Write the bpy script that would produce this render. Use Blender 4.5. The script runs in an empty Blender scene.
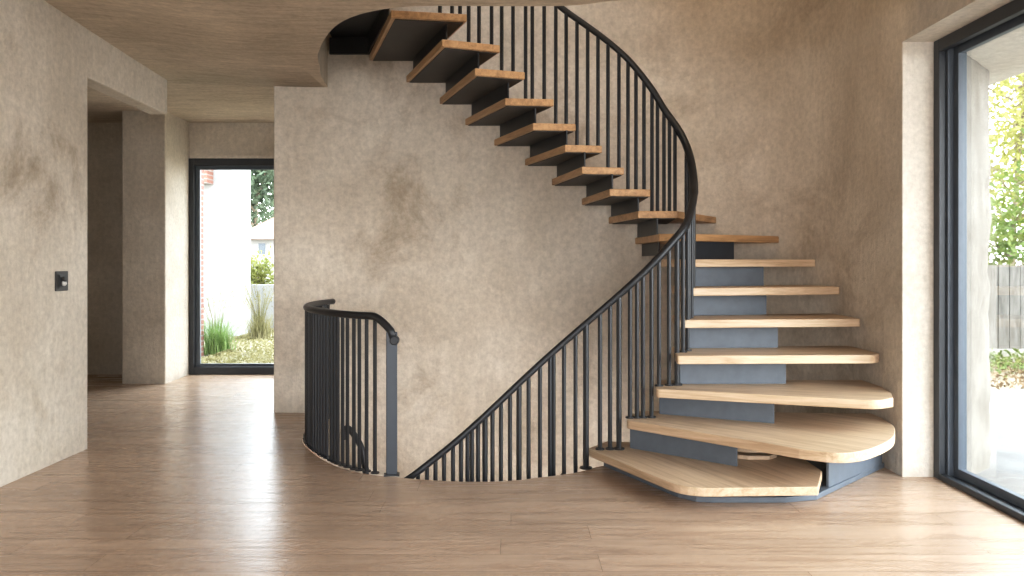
import bpy, bmesh, math, random
from mathutils import Vector, Matrix, noise
from mathutils.geometry import tessellate_polygon
random.seed(11)
sc = bpy.context.scene
COL = sc.collection
PI = math.pi

# ------------------------------------------------------------------ materials
def new_mat(name):
    m = bpy.data.materials.new(name); m.use_nodes = True
    nt = m.node_tree
    b = nt.nodes['Principled BSDF']
    return m, nt, b

def N(nt, t, **kw):
    n = nt.nodes.new(t)
    for k, v in kw.items():
        if k in n.inputs.keys(): n.inputs[k].default_value = v
        else: setattr(n, k, v)
    return n

def ramp(nt, fac, stops):
    r = nt.nodes.new('ShaderNodeValToRGB')
    el = r.color_ramp.elements
    while len(el) < len(stops): el.new(0.5)
    for e, (p, c) in zip(el, stops):
        e.position = p; e.color = (c[0], c[1], c[2], 1)
    nt.links.new(fac, r.inputs['Fac'])
    return r.outputs['Color']

def mixc(nt, fac, a, b, mode='MIX'):
    n = nt.nodes.new('ShaderNodeMix'); n.data_type = 'RGBA'; n.blend_type = mode
    if isinstance(fac, (int, float)): n.inputs[0].default_value = fac
    else: nt.links.new(fac, n.inputs[0])
    for s, v in ((6, a), (7, b)):
        if isinstance(v, tuple): n.inputs[s].default_value = (v[0], v[1], v[2], 1)
        else: nt.links.new(v, n.inputs[s])
    return n.outputs[2]

def coords(nt, kind='Object', scale=(1, 1, 1), rot=(0, 0, 0)):
    tc = nt.nodes.new('ShaderNodeTexCoord')
    mp = nt.nodes.new('ShaderNodeMapping')
    mp.inputs['Scale'].default_value = scale; mp.inputs['Rotation'].default_value = rot
    nt.links.new(tc.outputs[kind], mp.inputs['Vector'])
    return mp.outputs['Vector']

def noise_tex(nt, vec, scale, detail=6, rough=.6, dist=0):
    n = nt.nodes.new('ShaderNodeTexNoise')
    n.inputs['Scale'].default_value = scale; n.inputs['Detail'].default_value = detail
    n.inputs['Roughness'].default_value = rough; n.inputs['Distortion'].default_value = dist
    nt.links.new(vec, n.inputs['Vector'])
    return n.outputs['Fac']

def bump(nt, b, h, strength, dist=.01):
    n = nt.nodes.new('ShaderNodeBump'); n.inputs['Strength'].default_value = strength
    n.inputs['Distance'].default_value = dist
    nt.links.new(h, n.inputs['Height']); nt.links.new(n.outputs['Normal'], b.inputs['Normal'])

def plaster(name, light, dark, stain, scale=(1, 1, 1), amount=.55, brush=False):
    m, nt, b = new_mat(name)
    v = coords(nt, 'Object', scale)
    big = noise_tex(nt, v, .9, 5, .62, .3)
    base = ramp(nt, big, [(.3, dark), (.68, light)])
    sp = noise_tex(nt, v, 1.25, 9, .72, .5)
    pat = noise_tex(nt, v, .55, 2, .5)
    mm = N(nt, 'ShaderNodeMath', operation='MULTIPLY')
    r1 = ramp(nt, sp, [(.5, (0, 0, 0)), (.72, (1, 1, 1))])
    r2 = ramp(nt, pat, [(.43, (0, 0, 0)), (.58, (1, 1, 1))])
    nt.links.new(r1, mm.inputs[0]); nt.links.new(r2, mm.inputs[1])
    m2 = N(nt, 'ShaderNodeMath', operation='MULTIPLY'); nt.links.new(mm.outputs[0], m2.inputs[0]); m2.inputs[1].default_value = amount
    c = mixc(nt, m2.outputs[0], base, stain)
    fine = noise_tex(nt, v, 26, 6, .7)
    fr = ramp(nt, fine, [(.3, (.80, .80, .80)), (.7, (1.08, 1.08, 1.08))])
    c = mixc(nt, 1.0, c, fr, 'MULTIPLY')
    if brush:
        sv = coords(nt, 'Object', (1.2, 9, 1))
        st = noise_tex(nt, sv, 2.4, 7, .65, .8)
        c = mixc(nt, 1.0, c, ramp(nt, st, [(.3, (.74, .72, .69)), (.7, (1.1, 1.1, 1.08))]), 'MULTIPLY')
        bh = st
    else:
        sv = coords(nt, 'Object', (7, 7, 1.3))
        bh0 = noise_tex(nt, sv, 3, 8, .65, .4)
        c = mixc(nt, 1.0, c, ramp(nt, bh0, [(.3, (.93, .93, .92)), (.7, (1.04, 1.04, 1.04))]), 'MULTIPLY')
        ad = N(nt, 'ShaderNodeMath', operation='ADD'); nt.links.new(fine, ad.inputs[0]); nt.links.new(bh0, ad.inputs[1])
        bh = ad.outputs[0]
    nt.links.new(c, b.inputs['Base Color'])
    b.inputs['Roughness'].default_value = .92
    bump(nt, b, bh, .42, .013)
    return m

def wood(name, light, mid, dark, rough=.45, axis_scale=(1.0, 14, 14)):
    m, nt, b = new_mat(name)
    v = coords(nt, 'Object', axis_scale)
    oi = nt.nodes.new('ShaderNodeObjectInfo')
    ad = nt.nodes.new('ShaderNodeVectorMath'); ad.operation = 'ADD'
    sc_ = nt.nodes.new('ShaderNodeVectorMath'); sc_.operation = 'SCALE'; sc_.inputs['Scale'].default_value = 37
    cb = nt.nodes.new('ShaderNodeCombineXYZ')
    for i in range(3): nt.links.new(oi.outputs['Random'], cb.inputs[i])
    nt.links.new(cb.outputs[0], sc_.inputs[0]); nt.links.new(v, ad.inputs[0]); nt.links.new(sc_.outputs[0], ad.inputs[1])
    v2 = ad.outputs[0]
    g = noise_tex(nt, v2, 1.6, 7, .6, 1.0)
    c = ramp(nt, g, [(.28, dark), (.5, mid), (.72, light)])
    f = noise_tex(nt, v2, 9, 5, .7, .3)
    c = mixc(nt, 1.0, c, ramp(nt, f, [(.3, (.86, .84, .8)), (.7, (1.05, 1.05, 1.05))]), 'MULTIPLY')
    nt.links.new(c, b.inputs['Base Color'])
    b.inputs['Roughness'].default_value = rough
    bump(nt, b, f, .12, .003)
    return m

def floor_mat():
    m, nt, b = new_mat('oak_floor')
    v = coords(nt, 'Object')
    br = nt.nodes.new('ShaderNodeTexBrick')
    br.offset = 0; br.offset_frequency = 2; br.squash = 1
    br.inputs['Scale'].default_value = 1; br.inputs['Brick Width'].default_value = 2.1
    br.inputs['Row Height'].default_value = .19; br.inputs['Mortar Size'].default_value = .0016
    br.inputs['Mortar Smooth'].default_value = .2; br.inputs['Bias'].default_value = 0
    br.inputs['Color1'].default_value = (.0, .0, .0, 1); br.inputs['Color2'].default_value = (1, 1, 1, 1)
    br.inputs['Mortar'].default_value = (.5, .5, .5, 1)
    sx = nt.nodes.new('ShaderNodeSeparateXYZ'); nt.links.new(v, sx.inputs[0])
    dv = N(nt, 'ShaderNodeMath', operation='DIVIDE'); dv.inputs[1].default_value = .19; nt.links.new(sx.outputs[1], dv.inputs[0])
    fl = N(nt, 'ShaderNodeMath', operation='FLOOR'); nt.links.new(dv.outputs[0], fl.inputs[0])
    wn_ = nt.nodes.new('ShaderNodeTexWhiteNoise'); wn_.noise_dimensions = '1D'; nt.links.new(fl.outputs[0], wn_.inputs['W'])
    ma = N(nt, 'ShaderNodeMath', operation='MULTIPLY_ADD'); ma.inputs[1].default_value = 2.1; nt.links.new(wn_.outputs['Value'], ma.inputs[0]); nt.links.new(sx.outputs[0], ma.inputs[2])
    cx_ = nt.nodes.new('ShaderNodeCombineXYZ'); nt.links.new(ma.outputs[0], cx_.inputs[0]); nt.links.new(sx.outputs[1], cx_.inputs[1])
    nt.links.new(cx_.outputs[0], br.inputs['Vector'])
    # grain shifted for each plank
    bw = nt.nodes.new('ShaderNodeRGBToBW'); nt.links.new(br.outputs['Color'], bw.inputs[0])
    cb = nt.nodes.new('ShaderNodeCombineXYZ')
    mu = N(nt, 'ShaderNodeMath', operation='MULTIPLY'); mu.inputs[1].default_value = 23; nt.links.new(bw.outputs[0], mu.inputs[0])
    nt.links.new(mu.outputs[0], cb.inputs[2]); nt.links.new(mu.outputs[0], cb.inputs[0])
    gv = coords(nt, 'Object', (.8, 9, 1))
    ad = nt.nodes.new('ShaderNodeVectorMath'); ad.operation = 'ADD'
    nt.links.new(gv, ad.inputs[0]); nt.links.new(cb.outputs[0], ad.inputs[1])
    g = noise_tex(nt, ad.outputs[0], 1.7, 8, .62, 1.6)
    c = ramp(nt, g, [(.25, (.335, .225, .155)), (.5, (.47, .338, .245)), (.75, (.57, .43, .322))])
    tone = ramp(nt, bw.outputs[0], [(0, (.92, .91, .9)), (1, (1.07, 1.07, 1.07))])
    c = mixc(nt, 1.0, c, tone, 'MULTIPLY')
    f = noise_tex(nt, coords(nt, 'Object', (2, 40, 1)), 3, 5, .7)
    c = mixc(nt, 1.0, c, ramp(nt, f, [(.3, (.88, .87, .85)), (.7, (1.05, 1.05, 1.05))]), 'MULTIPLY')
    c = mixc(nt, br.outputs['Fac'], c, (.20, .13, .085))
    nt.links.new(c, b.inputs['Base Color'])
    rr = ramp(nt, g, [(.3, (.30, .30, .30)), (.7, (.23, .23, .23))])
    nt.links.new(rr, b.inputs['Roughness'])
    iv = N(nt, 'ShaderNodeMath', operation='SUBTRACT'); iv.inputs[0].default_value = 1; nt.links.new(br.outputs['Fac'], iv.inputs[1])
    ml = N(nt, 'ShaderNodeMath', operation='MULTIPLY'); ml.inputs[1].default_value = .25; nt.links.new(g, ml.inputs[0])
    a2 = N(nt, 'ShaderNodeMath', operation='ADD'); nt.links.new(iv.outputs[0], a2.inputs[0]); nt.links.new(ml.outputs[0], a2.inputs[1])
    b.inputs['Specular IOR Level'].default_value = .36
    bump(nt, b, a2.outputs[0], .03, .002)
    return m

def plain(name, col, rough=.5, metal=0, var=.12, nscale=12):
    m, nt, b = new_mat(name)
    v = coords(nt, 'Object')
    n = noise_tex(nt, v, nscale, 5, .6)
    lo = tuple(x*(1-var) for x in col); hi = tuple(x*(1+var) for x in col)
    nt.links.new(ramp(nt, n, [(.3, lo), (.7, hi)]), b.inputs['Base Color'])
    b.inputs['Roughness'].default_value = rough; b.inputs['Metallic'].default_value = metal
    return m

def two_tone(name, a, c, scale=6, rough=.9, detail=8, lohi=(.35, .65), stretch=(1, 1, 1), bm_=.0):
    m, nt, b = new_mat(name)
    v = coords(nt, 'Object', stretch)
    n = noise_tex(nt, v, scale, detail, .65, .3)
    nt.links.new(ramp(nt, n, [(lohi[0], a), (lohi[1], c)]), b.inputs['Base Color'])
    b.inputs['Roughness'].default_value = rough
    if bm_: bump(nt, b, n, bm_, .03)
    return m

def leaf_mat(name, a, c):
    m, nt, b = new_mat(name)
    v = coords(nt, 'Object')
    n = noise_tex(nt, v, 3.5, 3, .6)
    col = ramp(nt, n, [(.3, a), (.7, c)])
    nt.links.new(col, b.inputs['Base Color']); b.inputs['Roughness'].default_value = .6
    tr = nt.nodes.new('ShaderNodeBsdfTranslucent'); nt.links.new(col, tr.inputs['Color'])
    mx = nt.nodes.new('ShaderNodeMixShader'); mx.inputs[0].default_value = .4
    out = nt.nodes['Material Output']
    nt.links.new(b.outputs[0], mx.inputs[1]); nt.links.new(tr.outputs[0], mx.inputs[2]); nt.links.new(mx.outputs[0], out.inputs['Surface'])
    return m

def glass_mat():
    m = bpy.data.materials.new('window_glass'); m.use_nodes = True
    nt = m.node_tree; nt.nodes.clear()
    out = nt.nodes.new('ShaderNodeOutputMaterial')
    tr = nt.nodes.new('ShaderNodeBsdfTransparent'); tr.inputs[0].default_value = (.97, .985, .98, 1)
    gl = nt.nodes.new('ShaderNodeBsdfGlossy'); gl.inputs['Roughness'].default_value = .02
    fr = nt.nodes.new('ShaderNodeFresnel'); fr.inputs['IOR'].default_value = 1.45
    ml = N(nt, 'ShaderNodeMath', operation='MULTIPLY'); ml.inputs[1].default_value = .25
    mx = nt.nodes.new('ShaderNodeMixShader')
    nt.links.new(fr.outputs[0], ml.inputs[0]); nt.links.new(ml.outputs[0], mx.inputs[0])
    nt.links.new(tr.outputs[0], mx.inputs[1]); nt.links.new(gl.outputs[0], mx.inputs[2]); nt.links.new(mx.outputs[0], out.inputs[0])
    return m

def brick_mat(name, c1, c2, mortar, w, h, rot=(0, 0, 0), ms=.012):
    m, nt, b = new_mat(name)
    v = coords(nt, 'Object', (1, 1, 1), rot)
    br = nt.nodes.new('ShaderNodeTexBrick')
    br.inputs['Scale'].default_value = 1; br.inputs['Brick Width'].default_value = w; br.inputs['Row Height'].default_value = h
    br.inputs['Mortar Size'].default_value = ms
    for k, c in (('Color1', c1), ('Color2', c2), ('Mortar', mortar)): br.inputs[k].default_value = (*c, 1)
    nt.links.new(v, br.inputs['Vector'])
    nt.links.new(br.outputs['Color'], b.inputs['Base Color']); b.inputs['Roughness'].default_value = .9
    return m

M = {}
M['wall'] = plaster('beige_plaster', (.74, .678, .592), (.56, .49, .40), (.29, .21, .125), amount=.85)
M['wall_pale'] = plaster('pale_plaster', (.74, .68, .60), (.60, .53, .45), (.38, .31, .22), amount=.4)
M['ceil'] = plaster('brushed_plaster', (.66, .565, .455), (.49, .41, .315), (.30, .235, .165), amount=.55, brush=True)
M['stone'] = plaster('limewashed_stone', (.215, .195, .165), (.14, .12, .095), (.075, .055, .035), scale=(3, 3, 3), amount=.8)
M['floor'] = floor_mat()
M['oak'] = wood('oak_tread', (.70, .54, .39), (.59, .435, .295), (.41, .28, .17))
M['oak_warm_lit'] = wood('warm_lit_oak_tread', (.62, .40, .215), (.50, .305, .15), (.33, .19, .09))  # oak of the upper treads, warm light put into its colour
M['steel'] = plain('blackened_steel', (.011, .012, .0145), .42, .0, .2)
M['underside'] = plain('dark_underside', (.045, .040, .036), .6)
M['post'] = plain('post_steel', (.028, .035, .045), .4, .1, .1)
M['slate'] = plain('slate_steel', (.115, .135, .16), .5, 0, .1)
M['frame'] = plain('anthracite_frame', (.075, .09, .11), .4, .1, .08)
M['frame_dark'] = plain('black_frame', (.03, .034, .04), .42, 0, .08)
M['glass'] = glass_mat()
M['plastic'] = plain('black_plastic', (.03, .028, .026), .5)
M['chrome'] = plain('worn_chrome', (.62, .60, .57), .4, .1)
M['render_white'] = plain('white_render', (.27, .268, .262), .95, 0, .05, 2)
M['brick'] = brick_mat('red_brick', (.20, .08, .055), (.15, .06, .045), (.2, .17, .15), .22, .075, (PI/2, 0, 0))
M['tile'] = two_tone('terracotta_tile', (.15, .07, .045), (.24, .13, .095), 9)
M['ground'] = two_tone('dry_ground', (.14, .12, .075), (.26, .22, .15), 5, bm_=.8)
M['patio'] = two_tone('pale_paving', (.115, .105, .095), (.165, .155, .14), 2.2, lohi=(.3, .6))
M['leaf_yellow'] = leaf_mat('yellow_green_leaf', (.19, .195, .04), (.35, .34, .11))
M['leaf_olive'] = leaf_mat('olive_leaf', (.10, .12, .02), (.22, .22, .06))
M['leaf_green'] = leaf_mat('green_leaf', (.06, .10, .018), (.16, .20, .045))
M['leaf_dark'] = leaf_mat('dark_leaf', (.035, .055, .03), (.09, .12, .07))
M['grass_green'] = leaf_mat('grass_blade', (.08, .15, .035), (.20, .27, .09))
M['grass_dry'] = leaf_mat('dry_grass_blade', (.14, .13, .05), (.26, .23, .12))
M['bark'] = two_tone('bark', (.12, .09, .065), (.25, .2, .15), 14)
M['fence'] = two_tone('weathered_wood', (.075, .067, .056), (.17, .155, .135), 7, stretch=(3, 3, .5))
M['litter'] = two_tone('dry_leaf', (.12, .07, .035), (.24, .17, .10), 20)
M['concrete'] = two_tone('mossy_concrete', (.26, .25, .2), (.42, .39, .34), 4)

# ------------------------------------------------------------------ mesh helpers
def link(name, me, mat, parent=None, mw=None):
    o = bpy.data.objects.new(name, me); COL.objects.link(o)
    if mat: me.materials.append(mat)
    if parent: o.parent = parent
    if mw is not None: o.matrix_local = mw
    return o

def bm_obj(name, bm, mat, parent=None, mw=None, smooth=False, recalc=True):
    if recalc: bmesh.ops.recalc_face_normals(bm, faces=bm.faces[:])
    me = bpy.data.meshes.new(name)
    if smooth:
        for f in bm.faces: f.smooth = True
    bm.to_mesh(me); bm.free()
    return link(name, me, mat, parent, mw)

def add_box(bm, x0, x1, y0, y1, z0, z1):
    vs = [bm.verts.new((x, y, z)) for z in (z0, z1) for x, y in ((x0, y0), (x1, y0), (x1, y1), (x0, y1))]
    for f in ((0, 3, 2, 1), (4, 5, 6, 7), (0, 1, 5, 4), (1, 2, 6, 5), (2, 3, 7, 6), (3, 0, 4, 7)):
        bm.faces.new([vs[i] for i in f])
    return vs

def add_prism(bm, poly, z0, z1):
    """extruded polygon, its caps triangulated so that notched outlines stay right"""
    n = len(poly)
    lo = [bm.verts.new((p[0], p[1], z0)) for p in poly]
    hi = [bm.verts.new((p[0], p[1], z1)) for p in poly]
    for i in range(n):
        j = (i+1) % n
        bm.faces.new((lo[i], lo[j], hi[j], hi[i]))
    for t in tessellate_polygon([[Vector((p[0], p[1], 0)) for p in poly]]):
        bm.faces.new([hi[i] for i in t]); bm.faces.new([lo[i] for i in reversed(t)])

def add_ngon_prism(bm, poly, z0, z1):
    n = len(poly)
    lo = [bm.verts.new((p[0], p[1], z0)) for p in poly]
    hi = [bm.verts.new((p[0], p[1], z1)) for p in poly]
    for i in range(n):
        j = (i+1) % n
        bm.faces.new((lo[i], lo[j], hi[j], hi[i]))
    bm.faces.new(hi); bm.faces.new(lo[::-1])

def catmull(pts, per=6, closed=False):
    pts = [Vector(p) for p in pts]; out = []
    n = len(pts)
    for i in range(n-1):
        p0 = pts[max(i-1, 0)]; p1 = pts[i]; p2 = pts[i+1]; p3 = pts[min(i+2, n-1)]
        for k in range(per):
            t = k/per
            out.append(.5*((2*p1) + (p2-p0)*t + (2*p0-5*p1+4*p2-p3)*t*t + (3*p1-p0-3*p2+p3)*t**3))
    out.append(pts[-1])
    return out

def add_tube(bm, pts, r, seg=10, flat=1.0, cap=True):
    """sweep a round (or flattened) section along a path"""
    pts = [Vector(p) for p in pts]; rings = []
    n = len(pts)
    for i, p in enumerate(pts):
        t = (pts[min(i+1, n-1)] - pts[max(i-1, 0)]).normalized()
        up = Vector((0, 0, 1)) if abs(t.z) < .97 else Vector((1, 0, 0))
        s = t.cross(up).normalized(); u = s.cross(t).normalized()
        rr = r[i] if isinstance(r, (list, tuple)) else r
        rings.append([bm.verts.new(p + s*rr*math.cos(2*PI*k/seg) + u*rr*flat*math.sin(2*PI*k/seg)) for k in range(seg)])
    for a, b in zip(rings, rings[1:]):
        for k in range(seg):
            bm.faces.new((a[k], a[(k+1) % seg], b[(k+1) % seg], b[k]))
    if cap:
        bm.faces.new(rings[0][::-1]); bm.faces.new(rings[-1])

def add_cyl(bm, x, y, z0, z1, r, seg=8):
    lo = [bm.verts.new((x+r*math.cos(2*PI*k/seg), y+r*math.sin(2*PI*k/seg), z0)) for k in range(seg)]
    hi = [bm.verts.new((x+r*math.cos(2*PI*k/seg), y+r*math.sin(2*PI*k/seg), z1)) for k in range(seg)]
    for k in range(seg):
        j = (k+1) % seg; bm.faces.new((lo[k], lo[j], hi[j], hi[k]))
    bm.faces.new(lo[::-1]); bm.faces.new(hi)

def bevel(o, w=.004, seg=2):
    m = o.modifiers.new('bevel', 'BEVEL'); m.width = w; m.segments = seg; m.limit_method = 'ANGLE'; m.angle_limit = .7
    return o

def empty(name, loc, label, cat, group=None):
    o = bpy.data.objects.new(name, None); COL.objects.link(o); o.location = loc; o.empty_display_size = .1
    return tag(o, label, cat, group)

def tag(o, label=None, cat=None, group=None, kind=None):
    if label: o['label'] = label
    if cat: o['category'] = cat
    if group: o['group'] = group
    if kind: o['kind'] = kind
    return o

def struct(name, bm, mat, parent=None, **kw):
    o = bm_obj(name, bm, mat, parent, **kw)
    if parent is None: o['kind'] = 'structure'
    return o

def at_root(root):
    return Matrix.Translation(-Vector(root.location))

def round_poly(poly, radii, seg=6):
    """round chosen corners of a polygon (radius 0 keeps the corner)"""
    out = []; n = len(poly)
    for i in range(n):
        p = Vector(poly[i]); a = Vector(poly[i-1]); b = Vector(poly[(i+1) % n]); r = radii.get(i, 0)
        if r <= 0: out.append(tuple(p)); continue
        d1 = (a-p).normalized(); d2 = (b-p).normalized()
        q1 = p+d1*r; q2 = p+d2*r
        for k in range(seg+1):
            t = k/seg
            out.append(tuple((1-t)**2*q1 + 2*t*(1-t)*p + t*t*q2))
    return out

CAM = (0, 0, 1.25)

# ------------------------------------------------------------------ room shell
YB = 6.64          # back wall of the stairwell
XL, XR = -2.84, 2.27
ZC = 2.70
# outline of the stair opening in the floor
hole = [(-1.52, YB+.06), (-1.52, 5.9)] + [tuple(p) for p in [v.to_2d() for v in catmull([(x, y, 0) for x, y in (
    (-1.52, 5.9), (-1.48, 5.64), (-1.385, 5.39), (-1.25, 5.14), (-1.11, 4.935), (-.97, 4.79), (-.83, 4.70), (-.67, 4.64), (-.40, 4.57), (-.2, 4.55), (0, 4.575),
    (.16, 4.64), (.33, 4.72), (.42, 4.78), (.52, 4.88), (.70, 5.0), (1.0, 5.12), (1.25, 5.35), (1.32, 5.7))], 5)][1:]] + [(1.32, YB+.06)]
bm = bmesh.new()
add_prism(bm, [(-6.2, -3.2), (2.62, -3.2), (2.62, 4.72), (2.3, 4.72), (2.3, YB+.06)] + hole[::-1] + [(-1.9, YB+.06), (-1.9, 9.05), (-6.2, 9.05)], -.30, 0)
struct('floor', bm, M['floor'])

# central back wall: runs the full height of the stairwell
bm = bmesh.new(); add_box(bm, -1.98, 1.45, YB, YB+.3, -3, 5.6); bevel(struct('wall_back', bm, M['wall']), .012)
# right wall: curved corner behind the stair, then the thick jamb of the sliding door
inner = [(XR, 4.66), (XR, 5.5)] + [tuple(v.to_2d()) for v in catmull([(XR, 5.5, 0), (2.25, 5.75, 0), (2.19, 6.0, 0), (2.08, 6.25, 0), (1.90, 6.46, 0), (1.66, YB-.035, 0), (1.4, YB-.003, 0), (1.1, YB+.002, 0)], 14)][1:]
bm = bmesh.new()
add_prism(bm, inner + [(1.1, 7.3), (2.62, 7.3), (2.62, 4.66)], -3, 5.6)
wr = struct('wall_right', bm, M['wall']); bevel(wr, .015, 3)
bm = bmesh.new(); add_box(bm, XR, 2.62, .9, 4.66, 2.53, 5.6); add_box(bm, XR, 2.62, -3.2, .9, -3, 5.6)
struct('wall_right_front', bm, M['wall'])
# jamb lining, the door's light put into its paler plaster
bm = bmesh.new(); add_box(bm, XR+.001, 2.45, 4.652, 4.70, 0, 2.53); struct('trim_1', bm, M['wall_pale'])
# stone outer wall, splayed reveal
bm = bmesh.new()
NZ, rows = 40, []
def stone_pt(t, z):
    path = [Vector((2.60, 4.665)), Vector((2.64, 4.67)), Vector((3.02, 5.07)), Vector((3.08, 5.16)), Vector((3.09, 7.3))]
    cum = [0]
    for a, b in zip(path, path[1:]): cum.append(cum[-1]+(b-a).length)
    s = t*cum[-1]
    for i in range(4):
        if s <= cum[i+1]+1e-9:
            p = path[i].lerp(path[i+1], (s-cum[i])/max(1e-9, cum[i+1]-cum[i])); break
    d = noise.noise(Vector((p.x*6, p.y*6, z*5)))*.014 + noise.noise(Vector((p.x*17, p.y*17, z*14)))*.007
    k = min(1, max(0, (p.x-2.66)/.2))
    return (p.x+d*k, p.y-d*.7*k, z)
TS = [0, .012] + [.02+.24*i/24 for i in range(25)] + [.3, .4, .6, 1]
for i in range(NZ*2+1):
    z = -.15+2.75*i/(NZ*2); rows.append([bm.verts.new(stone_pt(t, z)) for t in TS])
for a, b in zip(rows, rows[1:]):
    for k in range(len(TS)-1): bm.faces.new((a[k], a[k+1], b[k+1], b[k]))
struct('wall_outside', bm, M['stone'], smooth=True)
bm = bmesh.new(); add_box(bm, 2.62, 3.3, .5, 7.3, 2.47, 5.6); struct('trim_2', bm, M['wall_pale'])

# left wall with the passage, its header, the pier and the far hall walls
bm = bmesh.new(); add_box(bm, XL-.3, XL, -3.2, 5.36, -.3, 2.95); bevel(struct('wall_left', bm, M['wall']), .012)
bm = bmesh.new()
vs = add_box(bm, XL-.15, XL, 5.345, 6.6, 2.465, 2.88)
for v in vs:
    if v.co.z < 2.6 and v.co.y < 6: v.co.z = 2.487
bevel(struct('trim_3', bm, M['wall']), .012)
bm = bmesh.new(); add_ngon_prism(bm, [(-4.0, 8.2), (-3.555, 8.2), (-3.592, 8.95), (-4.0, 8.95)], -.3, 2.85); bevel(struct('wall_pier', bm, M['wall']), .012)
bm = bmesh.new()
add_box(bm, -6.2, -3.9, 8.9, 9.2, -.3, 2.85)
add_box(bm, -3.9, -1.6, 8.9, 9.2, 2.43, 2.85)
add_box(bm, -1.75, -1.5, 8.9, 9.2, -.3, 2.85)
struct('wall_hall', bm, M['wall'])
bm = bmesh.new(); add_box(bm, -1.75, -1.45, YB+.3, 8.9, -.3, 2.85); struct('wall_hall_right', bm, M['wall'])
bm = bmesh.new(); add_box(bm, -6.4, -6.2, -3.2, 9.2, -.3, 2.85); struct('wall_recess', bm, M['wall'])
bm = bmesh.new(); add_box(bm, -6.2, XL-.3, 2.6, 2.9, -.3, 2.85); struct('wall_recess_front', bm, M['wall'])
# wall behind the viewer, with a wide opening
bm = bmesh.new()
add_box(bm, XL, -1.6, -3.4, -3.2, -.3, 2.85); add_box(bm, 1.9, XR+.35, -3.4, -3.2, -.3, 2.85); add_box(bm, -1.6, 1.9, -3.4, -3.2, 2.4, 5.6)
add_box(bm, XL, -1.6, -3.4, -3.2, 2.85, 5.6); add_box(bm, 1.9, XR+.35, -3.4, -3.2, 2.85, 5.6)
struct('wall_front', bm, M['wall'])

# ceiling slab with the curved stair opening
ch = [tuple(v.to_2d()) for v in catmull([(x, y, 0) for x, y in ((-1.535, YB+.05), (-1.49, 6.25), (-1.43, 5.95), (-1.36, 5.6), (-1.21, 5.18), (-1.055, 4.87), (-.88, 4.675), (-.67, 4.565),
      (-.45, 4.53), (.28, 4.53), (.62, 4.43), (1.3, 4.36), (2.3, 4.34))], 5)]
bm = bmesh.new()
add_prism(bm, [(-1.56, -3.2), (2.3, -3.2)] + ch[::-1] + [(-1.56, YB+.05)], ZC, 3.15)
add_box(bm, -6.2, XL-.1, -3.2, 8.95, 2.80, 3.15)
add_box(bm, XL-.1, -1.5, YB+.05, 8.95, 2.80, 3.15)
# gently warped old plaster between the left wall and the stair opening
cy = [-3.2, 3.6, 4.8, 5.36, 6.0, YB+.05]; cz = [2.86, 2.86, 2.845, 2.81, 2.775, 2.745]
NXC = 8
lo = [[bm.verts.new((XL-.1+(-1.56-XL+.1)*i/NXC, y, z+(ZC-z)*(3*(i/NXC)**2-2*(i/NXC)**3))) for i in range(NXC+1)] for y, z in zip(cy, cz)]
for r0, r1 in zip(lo, lo[1:]):
    for i in range(NXC): bm.faces.new((r0[i], r1[i], r1[i+1], r0[i+1])).smooth = True
e = lo[-1]; t = [bm.verts.new((XL-.1, YB+.05, 3.15)), bm.verts.new((-1.56, YB+.05, 3.15))]
bm.faces.new(e+[t[1], t[0]])
struct('ceiling', bm, M['ceil'])
# upper storey shell
bm = bmesh.new(); add_box(bm, -3.4, -3.2, -3.2, YB+.3, 3.1, 5.6); struct('wall_upper_left', bm, M['wall'])
bm = bmesh.new(); add_box(bm, -3.2, -1.98, YB, YB+.3, 3.1, 5.6); struct('wall_upper_back', bm, M['wall'])
bm = bmesh.new()
add_box(bm, -3.4, 2.7, -3.4, 7.3, 5.6, 5.8)
struct('ceiling_upper', bm, M['ceil'])
# stairwell below the floor
bm = bmesh.new()
add_box(bm, -3.4, 2.62, 2.0, YB, -3.2, -3); add_box(bm, -3.4, -3.2, 2.0, YB, -3, -.3); add_box(bm, -3.4, 2.62, 1.8, 2.0, -3, -.3)
add_box(bm, -3.2, -1.98, YB, YB+.3, -3, -.3)
struct('wall_cellar', bm, M['wall'])

# ------------------------------------------------------------------ sliding door (right) and hall window
dr = empty('door_1', (2.5, 2.8, 0), 'wide black framed sliding glass door in the right wall', 'door'); dr['kind'] = 'structure'
L = at_root(dr)
Y0, Y1 = .9, 4.65
bm = bmesh.new()
for y0, y1 in ((Y1-.06, Y1), (Y0, Y0+.06)): add_box(bm, 2.45, 2.49, y0, y1, 0, 2.53)
add_box(bm, 2.45, 2.49, Y0+.06, Y1-.06, 2.46, 2.53); add_box(bm, 2.45, 2.49, Y0+.06, Y1-.06, 0, .035)
bevel(bm_obj('door_frame', bm, M['frame_dark'], dr, L), .004)
bm = bmesh.new()
add_box(bm, 2.49, 2.60, Y1-.08, Y1, 0, 2.53); add_box(bm, 2.49, 2.60, Y0, Y0+.08, 0, 2.53)
add_box(bm, 2.49, 2.60, Y0+.08, Y1-.08, 2.48, 2.53); add_box(bm, 2.49, 2.60, Y0+.08, Y1-.08, 0, .028)
bevel(bm_obj('track_frame', bm, M['frame'], dr, L), .004)
for k, (y0, y1, x0) in enumerate(((2.72, Y1-.083, 2.522), (Y0+.083, 2.78, 2.562))):
    bm = bmesh.new()
    add_box(bm, x0, x0+.035, y1-.045, y1, .03, 2.478); add_box(bm, x0, x0+.035, y0, y0+.045, .03, 2.478)
    add_box(bm, x0, x0+.035, y0+.045, y1-.045, 2.43, 2.478); add_box(bm, x0, x0+.035, y0+.045, y1-.045, .03, .08)
    s = bevel(bm_obj('sash', bm, M['frame'], dr, L), .003)
    bm = bmesh.new(); add_box(bm, x0+.014, x0+.022, y0+.04, y1-.04, .07, 2.44)
    bm_obj('pane', bm, M['glass'], s)

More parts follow.
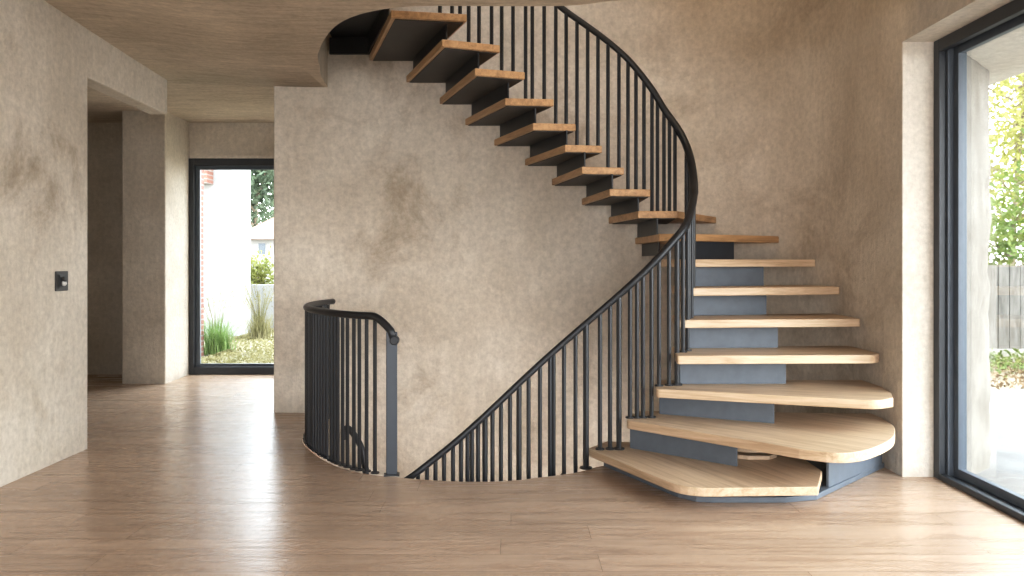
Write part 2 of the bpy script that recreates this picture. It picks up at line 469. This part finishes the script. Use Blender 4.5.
wn = empty('window_1', (-2.6, 8.95, 0), 'tall black framed fixed window at the end of the hall', 'window'); wn['kind'] = 'structure'
L = at_root(wn)
bm = bmesh.new()
add_box(bm, -3.592, -3.53, 8.88, 8.96, 0, 2.40); add_box(bm, -1.84, -1.75, 8.88, 8.96, 0, 2.40)
add_box(bm, -3.53, -1.84, 8.88, 8.96, 2.32, 2.40); add_box(bm, -3.53, -1.84, 8.88, 8.96, 0, .085)
f = bevel(bm_obj('window_frame', bm, M['frame_dark'], wn, L), .004)
bm = bmesh.new()
add_box(bm, -3.53, -3.48, 8.925, 8.955, .085, 2.32); add_box(bm, -1.89, -1.84, 8.925, 8.955, .085, 2.32)
add_box(bm, -3.48, -1.89, 8.925, 8.955, 2.28, 2.32); add_box(bm, -3.48, -1.89, 8.925, 8.955, .085, .115)
bm_obj('glazing_bead', bm, M['frame'], wn, L)
bm = bmesh.new(); add_box(bm, -3.485, -1.88, 8.935, 8.942, .1, 2.29); bm_obj('pane', bm, M['glass'], wn, L)
bm = bmesh.new(); add_box(bm, -3.57, -1.75, 8.86, 9.0, 2.40, 2.43); struct('trim_4', bm, M['wall_pale'])

# light switch
sw = empty('light_switch', (XL, 5.035, 1.13), 'small square black light switch on the left plaster wall', 'light switch')
bm = bmesh.new(); add_box(bm, 0, .010, -.068, .068, -.062, .062); bevel(bm_obj('wall_plate', bm, M['plastic'], sw), .004)
bm = bmesh.new(); add_box(bm, .010, .013, -.040, .040, -.042, .042); bevel(bm_obj('rocker_plate', bm, M['steel'], sw), .002)
bm = bmesh.new(); add_tube(bm, [(.012, .004, .024), (.018, .004, .010), (.022, .004, -.006)], [.009, .010, .012], 8)
lv = bm_obj('toggle', bm, M['plastic'], sw, smooth=True)
bm = bmesh.new(); bmesh.ops.create_uvsphere(bm, u_segments=12, v_segments=8, radius=.017, matrix=Matrix.Translation((.018, .004, -.014)))
bm_obj('toggle_tip', bm, M['chrome'], lv, smooth=True)

# ------------------------------------------------------------------ staircase
st = empty('staircase', (1.0, 4.8, 0), 'curved floating staircase of oak treads on slate grey steel risers', 'staircase')
SL = at_root(st)
TH = .052
W = 6.625
# number: top height, outline in plan (first two points: nosing inner > outer), corner radii
T = {
 1: (.112, [(.46, 4.88), (.87, 4.02), (1.55, 4.05), (1.69, 4.36), (1.69, 4.95), (.60, 5.08)], {0: .03, 1: .14}),
 2: (.300, [(.686, 4.81), (1.46, 4.07)] + [tuple(v.to_2d()) for v in catmull([(1.46, 4.07, 0), (1.60, 3.985, 0), (1.74, 4.01, 0), (1.90, 4.14, 0), (2.04, 4.30, 0), (2.13, 4.45, 0), (2.22, 4.66, 0), (2.255, 4.9, 0)], 5)][1:] + [(2.255, 5.02), (.80, 5.12)], {0: .03}),
 3: (.490, [(.86, 4.79), (2.0, 4.39), (2.13, 4.47), (2.20, 4.64), (2.25, 4.85), (2.255, 5.15), (.93, 5.15)], {0: .03, 1: .06}),
 4: (.690, [(.985, 4.78), (2.19, 4.82), (2.25, 4.90), (2.258, 5.35), (1.06, 5.30)], {0: .02, 1: .04}),
 5: (.886, [(1.045, 5.02), (2.24, 5.13), (2.26, 5.5), (2.255, 5.66), (1.10, 5.50)], {0: .02, 1: .03}),
 6: (1.080, [(1.105, 5.20), (2.245, 5.46), (2.225, 5.75), (2.19, 5.93), (1.125, 5.62)], {0: .02, 1: .03}),
 7: (1.268, [(1.15, 5.40), (2.20, 5.80), (2.16, 6.0), (2.06, 6.24), (1.98, 6.34), (1.05, 5.70)], {0: .02}),
 8: (1.450, [(1.17, 5.62), (2.07, 6.20), (1.88, 6.44), (1.68, 6.58), (1.5, W), (1.02, W), (1.05, 5.71)], {}),
 9: (1.620, [(1.20, 5.80), (1.68, 6.575), (1.55, W), (.80, W), (.914, 5.80)], {}),
 10: (1.775, [(1.0, 5.78), (1.03, W), (.577, W), (.70, 5.74)], {}),
 11: (1.938, [(.816, 5.83), (.72, W), (.33, W), (.505, 5.77)], {}),
 12: (2.102, [(.66, 5.86), (.48, W), (.107, W), (.385, 5.81)], {}),
 13: (2.265, [(.47, 5.88), (.25, W), (-.148, W), (.153, 5.84)], {}),
 14: (2.435, [(.305, 5.82), (0, W), (-.388, W), (-.05, 5.78)], {}),
 15: (2.610, [(.093, 5.73), (-.24, W), (-.60, W), (-.26, 5.61)], {}),
 16: (2.790, [(-.085, 5.68), (-.46, W), (-.876, W), (-.483, 5.525)], {}),
 17: (2.970, [(-.312, 5.55), (-.72, W), (-1.18, W), (-.826, 5.46)], {}),
}
def local_prism(name, poly, z0, z1, mat, parent, along, bev=.005, root=st):
    """prism whose local x axis follows the given plan direction, so the grain runs along it"""
    c = Vector((sum(p[0] for p in poly)/len(poly), sum(p[1] for p in poly)/len(poly)))
    a = math.atan2(along[1], along[0])
    R = Matrix.Rotation(-a, 2)
    bm = bmesh.new(); add_ngon_prism(bm, [tuple(R @ (Vector(p)-c)) for p in poly], z0, z1)
    mw = at_root(root) @ Matrix.Translation((c.x, c.y, 0)) @ Matrix.Rotation(a, 4, 'Z')
    o = bm_obj(name, bm, mat, parent, mw)
    if bev: bevel(o, bev)
    return o
for k, (z, poly, rad) in T.items():
    d = Vector(poly[1])-Vector(poly[0])
    if k == 9: d = Vector((.3, 1))
    local_prism('tread', round_poly(poly, rad), z-(TH if k > 1 else .045), z, M['oak' if k < 8 else 'oak_warm_lit'], st, d)

# risers: steel plates standing near the rear of each tread, carrying the next
def riser(p, q, z0, z1, t=.012, mat='slate'):
    p = Vector(p); q = Vector(q); n = (q-p).normalized(); m = Vector((-n.y, n.x))*t
    local_prism('riser', [tuple(p), tuple(q), tuple(q+m), tuple(p+m)], z0, z1, M[mat], st, q-p, .002)
RS = {1: ((.72, 4.89), (1.25, 4.45)), 2: ((.92, 5.0), (1.54, 4.70)), 3: ((1.045, 4.98), (1.71, 4.99)), 4: ((1.13, 5.19), (1.74, 5.23)),
      5: ((1.20, 5.42), (1.76, 5.53)), 6: ((1.22, 5.56), (1.80, 5.72)), 7: ((1.20, 5.70), (1.66, 5.98))}
for k, (p, q) in RS.items(): riser(p, q, T[k][0], T[k+1][0]-TH, .012, 'slate' if k < 7 else 'post')  # last riser of this flight darker: its shade is put into the colour
UP = {8: ((1.06, 5.80), (1.03, 6.5)), 9: ((.93, 5.85), (.815, 6.5))}
for k in range(10, 17):
    poly = T[k][1]; ir = Vector(poly[3]); orr = Vector(poly[2]); d = orr-ir
    f = Vector(poly[0])-ir
    UP[k] = (tuple(ir+d*.04+f*.12), tuple(ir+d*.93+f*.12))
ir, orr = Vector(T[17][1][3]), Vector(T[17][1][2])
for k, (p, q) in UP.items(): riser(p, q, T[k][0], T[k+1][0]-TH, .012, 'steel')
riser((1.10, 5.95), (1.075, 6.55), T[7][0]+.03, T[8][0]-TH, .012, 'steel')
# thin dark plate under nearly the whole of each upper tread
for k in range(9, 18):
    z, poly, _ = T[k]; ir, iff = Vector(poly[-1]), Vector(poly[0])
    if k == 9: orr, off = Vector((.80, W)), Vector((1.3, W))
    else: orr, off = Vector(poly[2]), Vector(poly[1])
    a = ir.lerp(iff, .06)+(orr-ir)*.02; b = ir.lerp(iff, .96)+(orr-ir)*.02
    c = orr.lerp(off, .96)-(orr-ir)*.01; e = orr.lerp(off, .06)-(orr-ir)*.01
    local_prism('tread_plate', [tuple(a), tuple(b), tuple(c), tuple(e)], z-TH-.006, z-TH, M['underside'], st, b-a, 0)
# landing
bm = bmesh.new()
add_prism(bm, [(-.80, 5.60), (-.80, 5.02), (-1.0, 5.0), (-1.2, 5.3), (-1.34, 5.7), (-1.47, 6.3), (-1.49, W), (-1.16, W)], 3.11, 3.19)
bm_obj('landing', bm, M['steel'], st, SL)
bm = bmesh.new(); add_box(bm, -1.505, -1.05, 6.59, W, 2.965, 3.10); bm_obj('landing_bracket', bm, M['steel'], st, SL)
riser((-.86, 5.62), (-1.17, 6.56), 2.97, 3.11, .012, 'steel')
# steel plinth under the two lowest treads
base = [(.56, 4.90), (.88, 4.24), (.96, 4.165), (1.04, 4.15), (1.42, 4.15), (1.60, 4.20), (1.70, 4.30), (1.80, 4.40), (2.262, 4.86), (2.262, 5.10), (1.35, 5.10), (.75, 4.95)]
bm = bmesh.new(); add_ngon_prism(bm, base, 0, .030); bevel(bm_obj('base_plate', bm, M['slate'], st, SL), .004)
bm = bmesh.new(); add_ngon_prism(bm, [(.75, 4.90), (1.0, 4.36), (1.10, 4.30), (1.47, 4.30), (1.47, 4.90)], .030, .066); bm_obj('base_box', bm, M['slate'], st, SL)
local_prism('side_plate', [(1.715, 4.33), (2.235, 4.83), (2.225, 4.842), (1.705, 4.342)], .030, .300-TH, M['slate'], st, (1, 1), .002)
local_prism('bearer', [(.56, 4.90), (.60, 4.90), (.60, 4.94), (.56, 4.94)], .030, .066, M['steel'], st, (1, 0), .002)

# two curved offcuts lying behind the lowest riser
for k, (z, w) in enumerate(((.113, .0), (.154, .015))):
    pl = [(1.24, 4.66), (1.36, 4.60), (1.48+w, 4.60), (1.545, 4.66), (1.54, 4.80), (1.24, 4.84)]
    o = empty('wooden_board', (1.4, 4.7, z), ('lower of two thin curved boards on the lowest tread behind its riser', 'upper of two thin curved boards on the lowest tread behind its riser')[k], 'board', 'curved boards under the second tread')
    bm = bmesh.new(); add_ngon_prism(bm, pl, z, z+.022); bm_obj('plank', bm, M['oak'], o, at_root(o))
    if k == 0:
        for x in (1.30, 1.50):
            bm = bmesh.new(); add_box(bm, x-.01, x+.01, 4.74, 4.79, z+.022, z+.041); bm_obj('spacer', bm, M['oak'], o, at_root(o))

# ------------------------------------------------------------------ stair railing
# measured handrail centre line: image column, image row, distance
def P(px, py, d): return Vector(((px-512)*d/800, d, 1.25-(py-262)*d/800))
HR = [P(*t) for t in ((408, 479, 4.70), (428, 466, 4.70), (453, 449, 4.70), (483, 420, 4.71), (505, 397, 4.74), (522, 378, 4.77), (542, 360.5, 4.80), (567, 341, 4.84), (599, 310, 4.88),
      (618.6, 296, 4.875), (643, 278, 4.86), (662, 257, 4.87), (674, 243, 4.90), (684, 228, 4.98), (690.5, 212, 5.15), (693.5, 196, 5.33), (693.5, 180, 5.5), (691, 161, 5.65), (685.5, 143.5, 5.77),
      (676, 126, 5.83), (664, 109, 5.86), (651, 88, 5.88), (633.5, 65.5, 5.89), (619, 51, 5.89), (600.6, 36, 5.89), (584, 24, 5.89), (563, 9, 5.88), (530, -18, 5.86), (500, -45, 5.78), (465, -80, 5.63), (425, -120, 5.5))]
for _ in range(5):
    HR = [HR[0]]+[(a+2*b+c)/4 if 0 < i < 13 else b for i, (a, b, c) in enumerate(zip(HR, HR[1:], HR[2:]), 1)]+[HR[-1]]
low = [Vector((-1.42, 6.1, -1.05)), Vector((-1.34, 5.55, -.75)), Vector((-1.12, 5.08, -.46)), Vector((-.86, 4.80, -.20))]
rail_pts = catmull(low + HR, 6)
rr_ = empty('stair_railing', (.46, 4.85, 0), 'black steel stair railing with curving handrail and slim vertical balusters', 'railing')
RL = at_root(rr_)
bm = bmesh.new(); n_ = len(rail_pts); add_tube(bm, rail_pts, [.0185+.0085*max(0, 1-abs(i/n_-.56)/.22)+(.003 if i/n_ > .56 else 0) for i in range(n_)], 10, 1.05); bm_obj('handrail', bm, M['steel'], rr_, RL, smooth=True)
# flat steel string that carries the balusters of the lower flight
bm = bmesh.new(); add_tube(bm, [p-Vector((0, 0, .88)) for p in catmull(low+HR[:8], 4)], .05, 4, 1.6); bm_obj('lower_string', bm, M['steel'], rr_, RL)
fine = catmull(HR, 40)
def rail_at_px(px, branch):
    best = None
    for a, b in zip(fine, fine[1:]):
        xa = 512+800*a.x/a.y; xb = 512+800*b.x/b.y; ymid = 262-800*(a.z-1.25)/a.y
        if (branch == 'low') != (ymid > 190): continue
        if (xa-px)*(xb-px) <= 0 and abs(xa-xb) > 1e-6:
            best = a.lerp(b, (px-xa)/(xb-xa))
    return best
def baluster(p, zb, r=.0135, foot=False):
    bm = bmesh.new(); add_cyl(bm, p.x, p.y, zb, p.z, r, 8)
    o = bm_obj('baluster', bm, M['steel'], rr_, RL, smooth=False)
    if foot:
        bm = bmesh.new(); add_cyl(bm, p.x, p.y, zb, zb+.008, r*2.1, 12); bm_obj('foot_plate', bm, M['steel'], o)
for px in (418, 427, 435.5, 444, 453, 461, 467.5, 472, 478, 485, 492.5, 501, 510, 519, 528.6, 540, 550, 553.6, 564, 575.5):
    p = rail_at_px(px, 'low'); baluster(p, p.z-.88, .016 if px in (485, 519) else .0125)
p = rail_at_px(586, 'low'); baluster(p, 0, .018, True)
for pxs, k in (((600, 610, 619), 1), ((630, 637, 643, 651.5), 2), ((659, 669, 677), 3), ((683, 687.5), 4)):
    for px in pxs:
        p = rail_at_px(px, 'low'); baluster(p, T[k][0], .016 if px in (619, 677) else .013, True)
for (x, y, k) in ((1.12, 5.10, 5), (1.145, 5.20, 5), (1.165, 5.33, 6), (1.19, 5.45, 7), (1.21, 5.56, 7), (1.21, 5.68, 8), (1.19, 5.74, 8)):
    q = min(fine, key=lambda v: (v.x-x)**2+(v.y-y)**2); baluster(q, T[k][0])
for pxs, k in (((652, 657.5, 664, 669.5, 675), 9), ((628, 636, 644), 10), ((608, 619), 11), ((577, 587.7, 598), 12), ((555.8, 566.2), 13), ((525.6, 532.3, 544.2), 14), ((501.7, 513), 15), ((468.7, 479, 491.6), 16), ((440, 452, 460), 17)):
    for px in pxs:
        p = rail_at_px(px, 'high')
        if p: baluster(p, T[k][0])

# ------------------------------------------------------------------ guard railing round the floor opening
gr = empty('guard_railing', (-.72, 4.72, 0), 'low curved black guard railing at the left of the floor opening', 'railing')
GL = at_root(gr)
G0 = [(-1.455, 6.48), (-1.50, 6.2), (-1.495, 5.9), (-1.455, 5.66), (-1.365, 5.42), (-1.23, 5.18), (-1.09, 4.975), (-.955, 4.83), (-.82, 4.74), (-.71, 4.69)]
gp = catmull([(x, y, 0) for x, y in G0], 14)
top = []
L_ = [0]
for a, b in zip(gp, gp[1:]): L_.append(L_[-1]+(b-a).length)
for s, p in zip(L_, gp):
    left = L_[-1]-s
    z = .93 if left > .13 else .93-.085*(1-left/.13)**1.6
    top.append(Vector((p.x, p.y, z)))
tl = (top[-1]-top[-2]).normalized()
hpts = top[:-16:2] + top[-15:] + [top[-1], top[-1]+tl*.03+Vector((0, 0, -.025))]
bm = bmesh.new(); add_tube(bm, hpts, .023, 10, 1.0)
hr = bm_obj('handrail', bm, M['steel'], gr, GL, smooth=True)
bm = bmesh.new()
e = hpts[-1]+Vector((.004, 0, -.006))
bmesh.ops.create_cone(bm, cap_ends=True, segments=18, radius1=.027, radius2=.027, depth=.05, matrix=Matrix.Translation(e) @ Matrix.Rotation(PI/2, 4, 'X'))
bevel(bm_obj('scroll_end', bm, M['steel'], hr), .006)
bm = bmesh.new(); bmesh.ops.create_uvsphere(bm, u_segments=12, v_segments=8, radius=.024, matrix=Matrix.Translation(top[0]+Vector((.0, .005, 0)))); bm_obj('end_cap', bm, M['steel'], hr, smooth=True)
nb = 34
for i in range(nb):
    s = .08+(L_[-1]-.115-.08)*i/(nb-1)
    j = min(range(len(L_)), key=lambda q: abs(L_[q]-s)); p = gp[j]
    bm = bmesh.new(); add_cyl(bm, p.x, p.y, 0, top[j].z, .0115 if i not in (1, 2) else .02, 8)
    o = bm_obj('baluster', bm, M['steel'], gr, GL)
    bm = bmesh.new(); add_cyl(bm, p.x, p.y, 0, .008, .026, 12); bm_obj('foot_plate', bm, M['steel'], o)
bm = bmesh.new(); add_box(bm, -.032, .032, -.012, .012, 0, top[-1].z-.005)
po = bm_obj('newel_post', bm, M['post'], gr, GL @ Matrix.Translation((gp[-1].x+.005, gp[-1].y, 0)) @ Matrix.Rotation(.12, 4, 'Z')); bevel(po, .003)
bm = bmesh.new(); add_box(bm, -.045, .045, -.03, .03, 0, .008); bm_obj('foot_plate', bm, M['steel'], po)

# handrail of the flight below, fixed to the back wall
wr_ = empty('wall_handrail', (-1.3, 6.5, -.3), 'short black hooked handrail down in the stairwell behind the guard railing', 'handrail')
WL = at_root(wr_)
pts = catmull([(-1.37, 6.52, -.19), (-1.365, 6.50, -.12), (-1.33, 6.49, -.10), (-1.275, 6.49, -.16), (-1.22, 6.5, -.27), (-1.19, 6.5, -.42), (-1.12, 6.52, -.62), (-.5, 6.54, -1.1), (.6, 6.54, -1.9)], 6)
bm = bmesh.new(); add_tube(bm, pts, .026, 10); bm_obj('rail', bm, M['steel'], wr_, WL, smooth=True)
for x, z in ((-1.0, -.76), (.0, -1.5)):
    bm = bmesh.new(); add_tube(bm, [(x, 6.54, z), (x, 6.64, z-.02)], .012, 8); bm_obj('bracket', bm, M['steel'], wr_, WL)

# ------------------------------------------------------------------ outdoors
GZ = -.06
bm = bmesh.new()
nx, ny = 44, 60
g = [[bm.verts.new((-24+26*i/nx if False else -22+20*i/nx, 9.2+34*(j/ny)**1.6, GZ+noise.noise(Vector((i*.7, j*.7, 0)))*.05+(0 if j < 14 else 0))) for i in range(nx+1)] for j in range(ny+1)]
for j in range(ny):
    for i in range(nx): bm.faces.new((g[j][i], g[j][i+1], g[j+1][i+1], g[j+1][i]))
struct('ground_back', bm, M['ground'], smooth=True)
bm = bmesh.new(); add_box(bm, -2, 2.62, 7.3, 43, GZ-.1, GZ-.04); add_box(bm, 2.62, 30, 8.2, 43, GZ-.1, GZ-.02); struct('ground_side', bm, M['ground'])
bm = bmesh.new(); add_box(bm, 2.6, 30, -6, 8.2, GZ-.2, GZ+.01); struct('patio', bm, M['patio'])
bm = bmesh.new(); add_box(bm, -12, 12, -14, -3.4, GZ-.2, GZ); struct('terrace', bm, M['patio'])

def leaf_quad(bm, c, s, d=None):
    n = Vector((random.gauss(0, 1), random.gauss(0, 1), random.gauss(0, 1)+.4)).normalized()
    t = n.orthogonal().normalized(); t = Matrix.Rotation(random.random()*2*PI, 3, n) @ t; b = n.cross(t)
    vs = [bm.verts.new(c+t*s), bm.verts.new(c+b*s*.45+n*s*.1), bm.verts.new(c-t*s), bm.verts.new(c-b*s*.45+n*s*.1)]
    bm.faces.new(vs)

def branches(bm, base, h, r, n, spread):
    tips = []
    add_tube(bm, catmull([base, base+Vector((random.gauss(0, .05), random.gauss(0, .05), h*.4)), base+Vector((random.gauss(0, .12), 0, h*.75)), base+Vector((.1, 0, h))], 3), [r*(1-.8*i/9) for i in range(10)], 6)
    for k in range(n):
        z = h*(.25+.7*k/n); a = random.random()*2*PI; l = spread*(.5+.6*random.random())
        p = base+Vector((0, 0, z)); q = p+Vector((math.cos(a)*l*.5, math.sin(a)*l*.5, l*.35)); e = p+Vector((math.cos(a)*l, math.sin(a)*l, l*.85))
        add_tube(bm, [p, q, e], [r*.45, r*.3, r*.12], 5); tips += [q, e, (q+e)/2]
    return tips

def tree(name, base, h, spread, nleaf, ls, lm, label, cat='tree', nb=16, r=.07, low=.25, group=None, loose=.35):
    o = empty(name, base, label, cat, group)
    b0 = Vector((0, 0, 0))
    bm = bmesh.new(); tips = branches(bm, b0, h, r, nb, spread); bm_obj('trunk', bm, M['bark'], o)
    bm = bmesh.new()
    for i in range(nleaf):
        if random.random() < .6:
            t = random.choice(tips); c = t+Vector((random.gauss(0, loose), random.gauss(0, loose), random.gauss(0, loose)))
        else:
            u = Vector((random.gauss(0, 1), random.gauss(0, 1), random.gauss(0, 1))).normalized()*random.random()**.4
            c = Vector((u.x*spread, u.y*spread, h*(low+(1-low)*.5)+u.z*h*(1-low)*.55))
        if c.z < .05: c.z = .05+random.random()*.2
        leaf_quad(bm, c, ls*(.6+.8*random.random()))
    bm_obj('foliage', bm, lm, o, recalc=False)
    return o

def grass(name, base, h, w, n, mat, label, top=None):
    o = empty(name, base, label, 'grass')
    bm = bmesh.new()
    for i in range(n):
        a = random.random()*2*PI; l = h*(.55+.5*random.random()); s = w*(.15+.85*random.random())
        p = Vector((random.gauss(0, w*.2), random.gauss(0, w*.2), 0)); dr = Vector((math.cos(a), math.sin(a), 0)); sd = Vector((-dr.y, dr.x, 0))*.006
        prev = None
        for k in range(5):
            t = k/4; q = p+dr*s*t**1.8+Vector((0, 0, l*(t-.18*t*t)))
            ww = sd*(1-t*.9)
            cur = (bm.verts.new(q+ww), bm.verts.new(q-ww))
            if prev: bm.faces.new((prev[0], prev[1], cur[1], cur[0]))
            prev = cur
    bm_obj('blades', bm, mat, o, recalc=False)
    if top:
        bm = bmesh.new()
        for i in range(top):
            a = random.random()*2*PI; l = h*(1.1+.45*random.random()); dr = Vector((math.cos(a), math.sin(a), 0))
            pts = [dr*.03, dr*.1+Vector((0, 0, l*.6)), dr*.25+Vector((0, 0, l))]
            add_tube(bm, pts, .004, 4)
            for q in range(6): leaf_quad(bm, pts[2]+Vector((random.gauss(0, .02), random.gauss(0, .02), -random.random()*.22)), .018)
        bm_obj('flower_stalks', bm, M['grass_dry'], o, recalc=False)
    return o

# behind the hall window
grass('ornamental_grass', (-4.22, 11.4, GZ), .66, .46, 420, M['grass_green'], 'green grass clump by the brick edge outside the hall window', 12)
grass('ornamental_grass', (-4.22, 13.4, GZ), .62, .40, 330, M['grass_dry'], 'yellowish grass clump with tall dry stalks outside the hall window', 34)
bm = bmesh.new(); add_ngon_prism(bm, [(-9, 14.2), (-4.64, 14.2), (-5.75, 17), (-9, 17)], GZ, 4.6)
wb = empty('white_building', (-6.5, 15.5, GZ), 'bright white rendered house wall filling the hall window', 'building')
bm_obj('house_wall', bm, M['render_white'], wb, at_root(wb))
bm = bmesh.new(); add_box(bm, -5.6, -5.30, 13.9, 14.2, 2.62, 2.90); bm_obj('eave_bracket', bm, M['brick'], wb, at_root(wb))
bm = bmesh.new(); add_box(bm, -4.75, -4.315, 10.9, 11.2, GZ, 4.2); tag(bm_obj('brick_pier', bm, M['brick']), 'narrow red brick pier edge beside the left frame of the hall window', 'brick pier')
bm = bmesh.new(); add_box(bm, -5.2, -2.5, 15.8, 16.1, GZ, .80); tag(bm_obj('garden_wall', bm, M['render_white']), 'low white garden wall under the yellow-green bush outside the hall window', 'garden wall')
tree('garden_bush', (-5.78, 18.2, GZ), 1.25, .42, 1700, .05, M['leaf_olive'], 'rounded yellow-green bush above the white wall outside the hall window', 'bush', 10, .03, .4, loose=.16)
tree('conifer_tree', (-14.0, 44, 0), 8.6, 2.6, 3600, .22, M['leaf_dark'], 'tall dark grey-green tree beyond the tiled roof in the hall window', 'tree', 18, .16, .42, loose=.8)
hs = empty('far_house', (-9.5, 30, 0), 'distant low house with terracotta roof seen through the hall window', 'house')
bm = bmesh.new(); add_box(bm, -.8, 3.0, 0, 4, GZ, 2.15); bm_obj('house_wall', bm, M['render_white'], hs)
bm = bmesh.new()
rp = [bm.verts.new(p) for p in ((-1.0, -.4, 2.1), (3.2, -.4, 2.1), (3.2, 2, 3.15), (.2, 2, 3.15), (3.2, 4.4, 2.1), (-1.0, 4.4, 2.1))]
bm.faces.new((rp[0], rp[1], rp[2], rp[3])); bm.faces.new((rp[3], rp[2], rp[4], rp[5])); bm.faces.new((rp[0], rp[3], rp[5]))
bm_obj('roof', bm, M['tile'], hs)
bm = bmesh.new(); add_box(bm, .0, .25, -.02, 0, 1.55, 1.95); bm_obj('window', bm, M['frame'], hs)

# behind the sliding door
fn = empty('garden_fence', (6.6, 10.4, GZ), 'grey weathered board fence on a low concrete kerb in the garden', 'fence')
FL = at_root(fn)
for i in range(34):
    x = 5.6+i*.145; dz = random.uniform(-.03, .03); y = 10.4+random.uniform(-.01, .01)
    bm = bmesh.new(); add_box(bm, x, x+.135, y, y+.03, .10, 1.20+dz); bm_obj('board', bm, M['fence'], fn, FL)
bm = bmesh.new(); add_box(bm, 5.5, 11, 10.33, 10.5, GZ-.03, .12); bm_obj('kerb', bm, M['concrete'], fn, FL)
tree('slender_tree', (9.4, 15.0, GZ), 5.6, 1.7, 5200, .075, M['leaf_yellow'], 'slender tree with sparse yellow-green leaves above the garden fence', 'tree', 24, .06, .35)
tree('slender_tree', (14.6, 20.0, GZ), 6.8, 2.1, 4500, .09, M['leaf_yellow'], 'paler sparse tree further back beyond the garden fence', 'tree', 24, .07, .35)
tree('garden_shrub', (7.2, 11.6, GZ), 2.3, .95, 3000, .055, M['leaf_green'], 'dense green shrub rising just behind the garden fence', 'shrub', 14, .03, .3)
tree('garden_shrub', (10.3, 12.2, GZ), 2.5, 1.1, 3000, .06, M['leaf_green'], 'second green shrub behind the fence further right', 'shrub', 14, .03, .3)
bm = bmesh.new()
for i in range(1500):
    x = random.uniform(5.4, 8.2); y = 10.3-abs(random.gauss(0, .42)); leaf_quad(bm, Vector((x, y, GZ+.03+random.random()*.17*max(0, 1-(10.3-y)))), .035)
tag(bm_obj('ground_ivy', bm, M['leaf_green'], recalc=False), 'low green ivy creeping along the foot of the garden fence', 'ivy', kind='stuff')
bm = bmesh.new()
for i in range(2600):
    x = random.uniform(4.8, 9); y = random.uniform(8.1, 10.3); leaf_quad(bm, Vector((x, y, GZ+.01+random.random()*.03)), .035)
tag(bm_obj('leaf_litter', bm, M['litter'], recalc=False), 'brown dry leaf litter between the patio and the garden fence', 'leaf litter', kind='stuff')
bm = bmesh.new()
for i in range(5000):
    y = 9.4+random.random()**1.5*5.5; x = max(-4.0 if y < 11.4 else -4.55, -y*random.uniform(.26, .40)); leaf_quad(bm, Vector((x, y, GZ+.02+random.random()*.05)), .03)
tag(bm_obj('dry_ground_cover', bm, M['grass_dry'], recalc=False), 'straw coloured ground cover on the soil outside the hall window', 'ground cover', kind='stuff')

# ------------------------------------------------------------------ light
w = bpy.data.worlds.new('sky'); sc.world = w; w.use_nodes = True
nt = w.node_tree; bg = nt.nodes['Background']
tc = nt.nodes.new('ShaderNodeTexCoord'); sp = nt.nodes.new('ShaderNodeSeparateXYZ'); nt.links.new(tc.outputs['Generated'], sp.inputs[0])
nt.links.new(ramp(nt, sp.outputs['Z'], [(0, (.97, .97, .99)), (.45, (.81, .90, 1.0))]), bg.inputs['Color'])
bg.inputs['Strength'].default_value = 10.0

def area(name, loc, rot, sx, sy, power, col=(1, 1, 1), portal=False):
    l = bpy.data.lights.new(name, 'AREA'); l.shape = 'RECTANGLE'; l.size = sx; l.size_y = sy; l.energy = power; l.color = col
    if portal: l.cycles.is_portal = True
    o = bpy.data.objects.new(name, l); COL.objects.link(o); o.location = loc; o.rotation_euler = rot
    return o
# portals in the openings guide the sky light into the room
area('portal_door', (2.70, 2.77, 1.27), (0, PI/2, 0), 2.5, 3.7, 1, portal=True)
area('portal_hall', (-2.65, 9.1, 1.2), (-PI/2, 0, 0), 1.8, 2.4, 1, portal=True)
area('portal_front', (.15, -3.45, 1.2), (PI/2, 0, 0), 3.5, 2.5, 1, portal=True)
# soft fill added behind the viewer, no real fitting
area('viewer_fill', (.2, -1.2, 2.6), (math.radians(40), 0, 0), 2.6, 1.2, 22, (1, .93, .84))
area('upper_warm_fill', (1.2, 3.6, 5.3), (math.radians(20), 0, 0), 1.4, 1.0, 34, (1, .74, .48))  # added warm fill for the upper flight and walls
sl = bpy.data.lights.new('upper_cool_fill', 'SPOT'); sl.energy = 110; sl.color = (.86, .93, 1); sl.spot_size = math.radians(62); sl.spot_blend = .9; sl.shadow_soft_size = .25  # added cool fill, brightens the back wall behind the upper balusters
so = bpy.data.objects.new('upper_cool_fill', sl); COL.objects.link(so); so.location = (-.3, 4.6, 4.9)
so.rotation_euler = (Vector((.15, 6.64, 2.75))-so.location).to_track_quat('-Z', 'Y').to_euler()

# ------------------------------------------------------------------ camera
cam = bpy.data.cameras.new('camera'); co = bpy.data.objects.new('camera', cam); COL.objects.link(co)
co.location = CAM; co.rotation_euler = (PI/2, 0, 0)
cam.sensor_width = 36; cam.lens = 800*36/1024; cam.shift_y = -26/1024
cam.clip_start = .05; cam.clip_end = 200
sc.camera = co
sc.view_settings.view_transform = 'Standard'
sc.view_settings.look = 'None'
sc.view_settings.exposure = .36
sc.view_settings.use_curve_mapping = True
cm = sc.view_settings.curve_mapping
cv = cm.curves[3]
cv.points.new(.13, .118); cv.points.new(.55, .585)
cm.update()
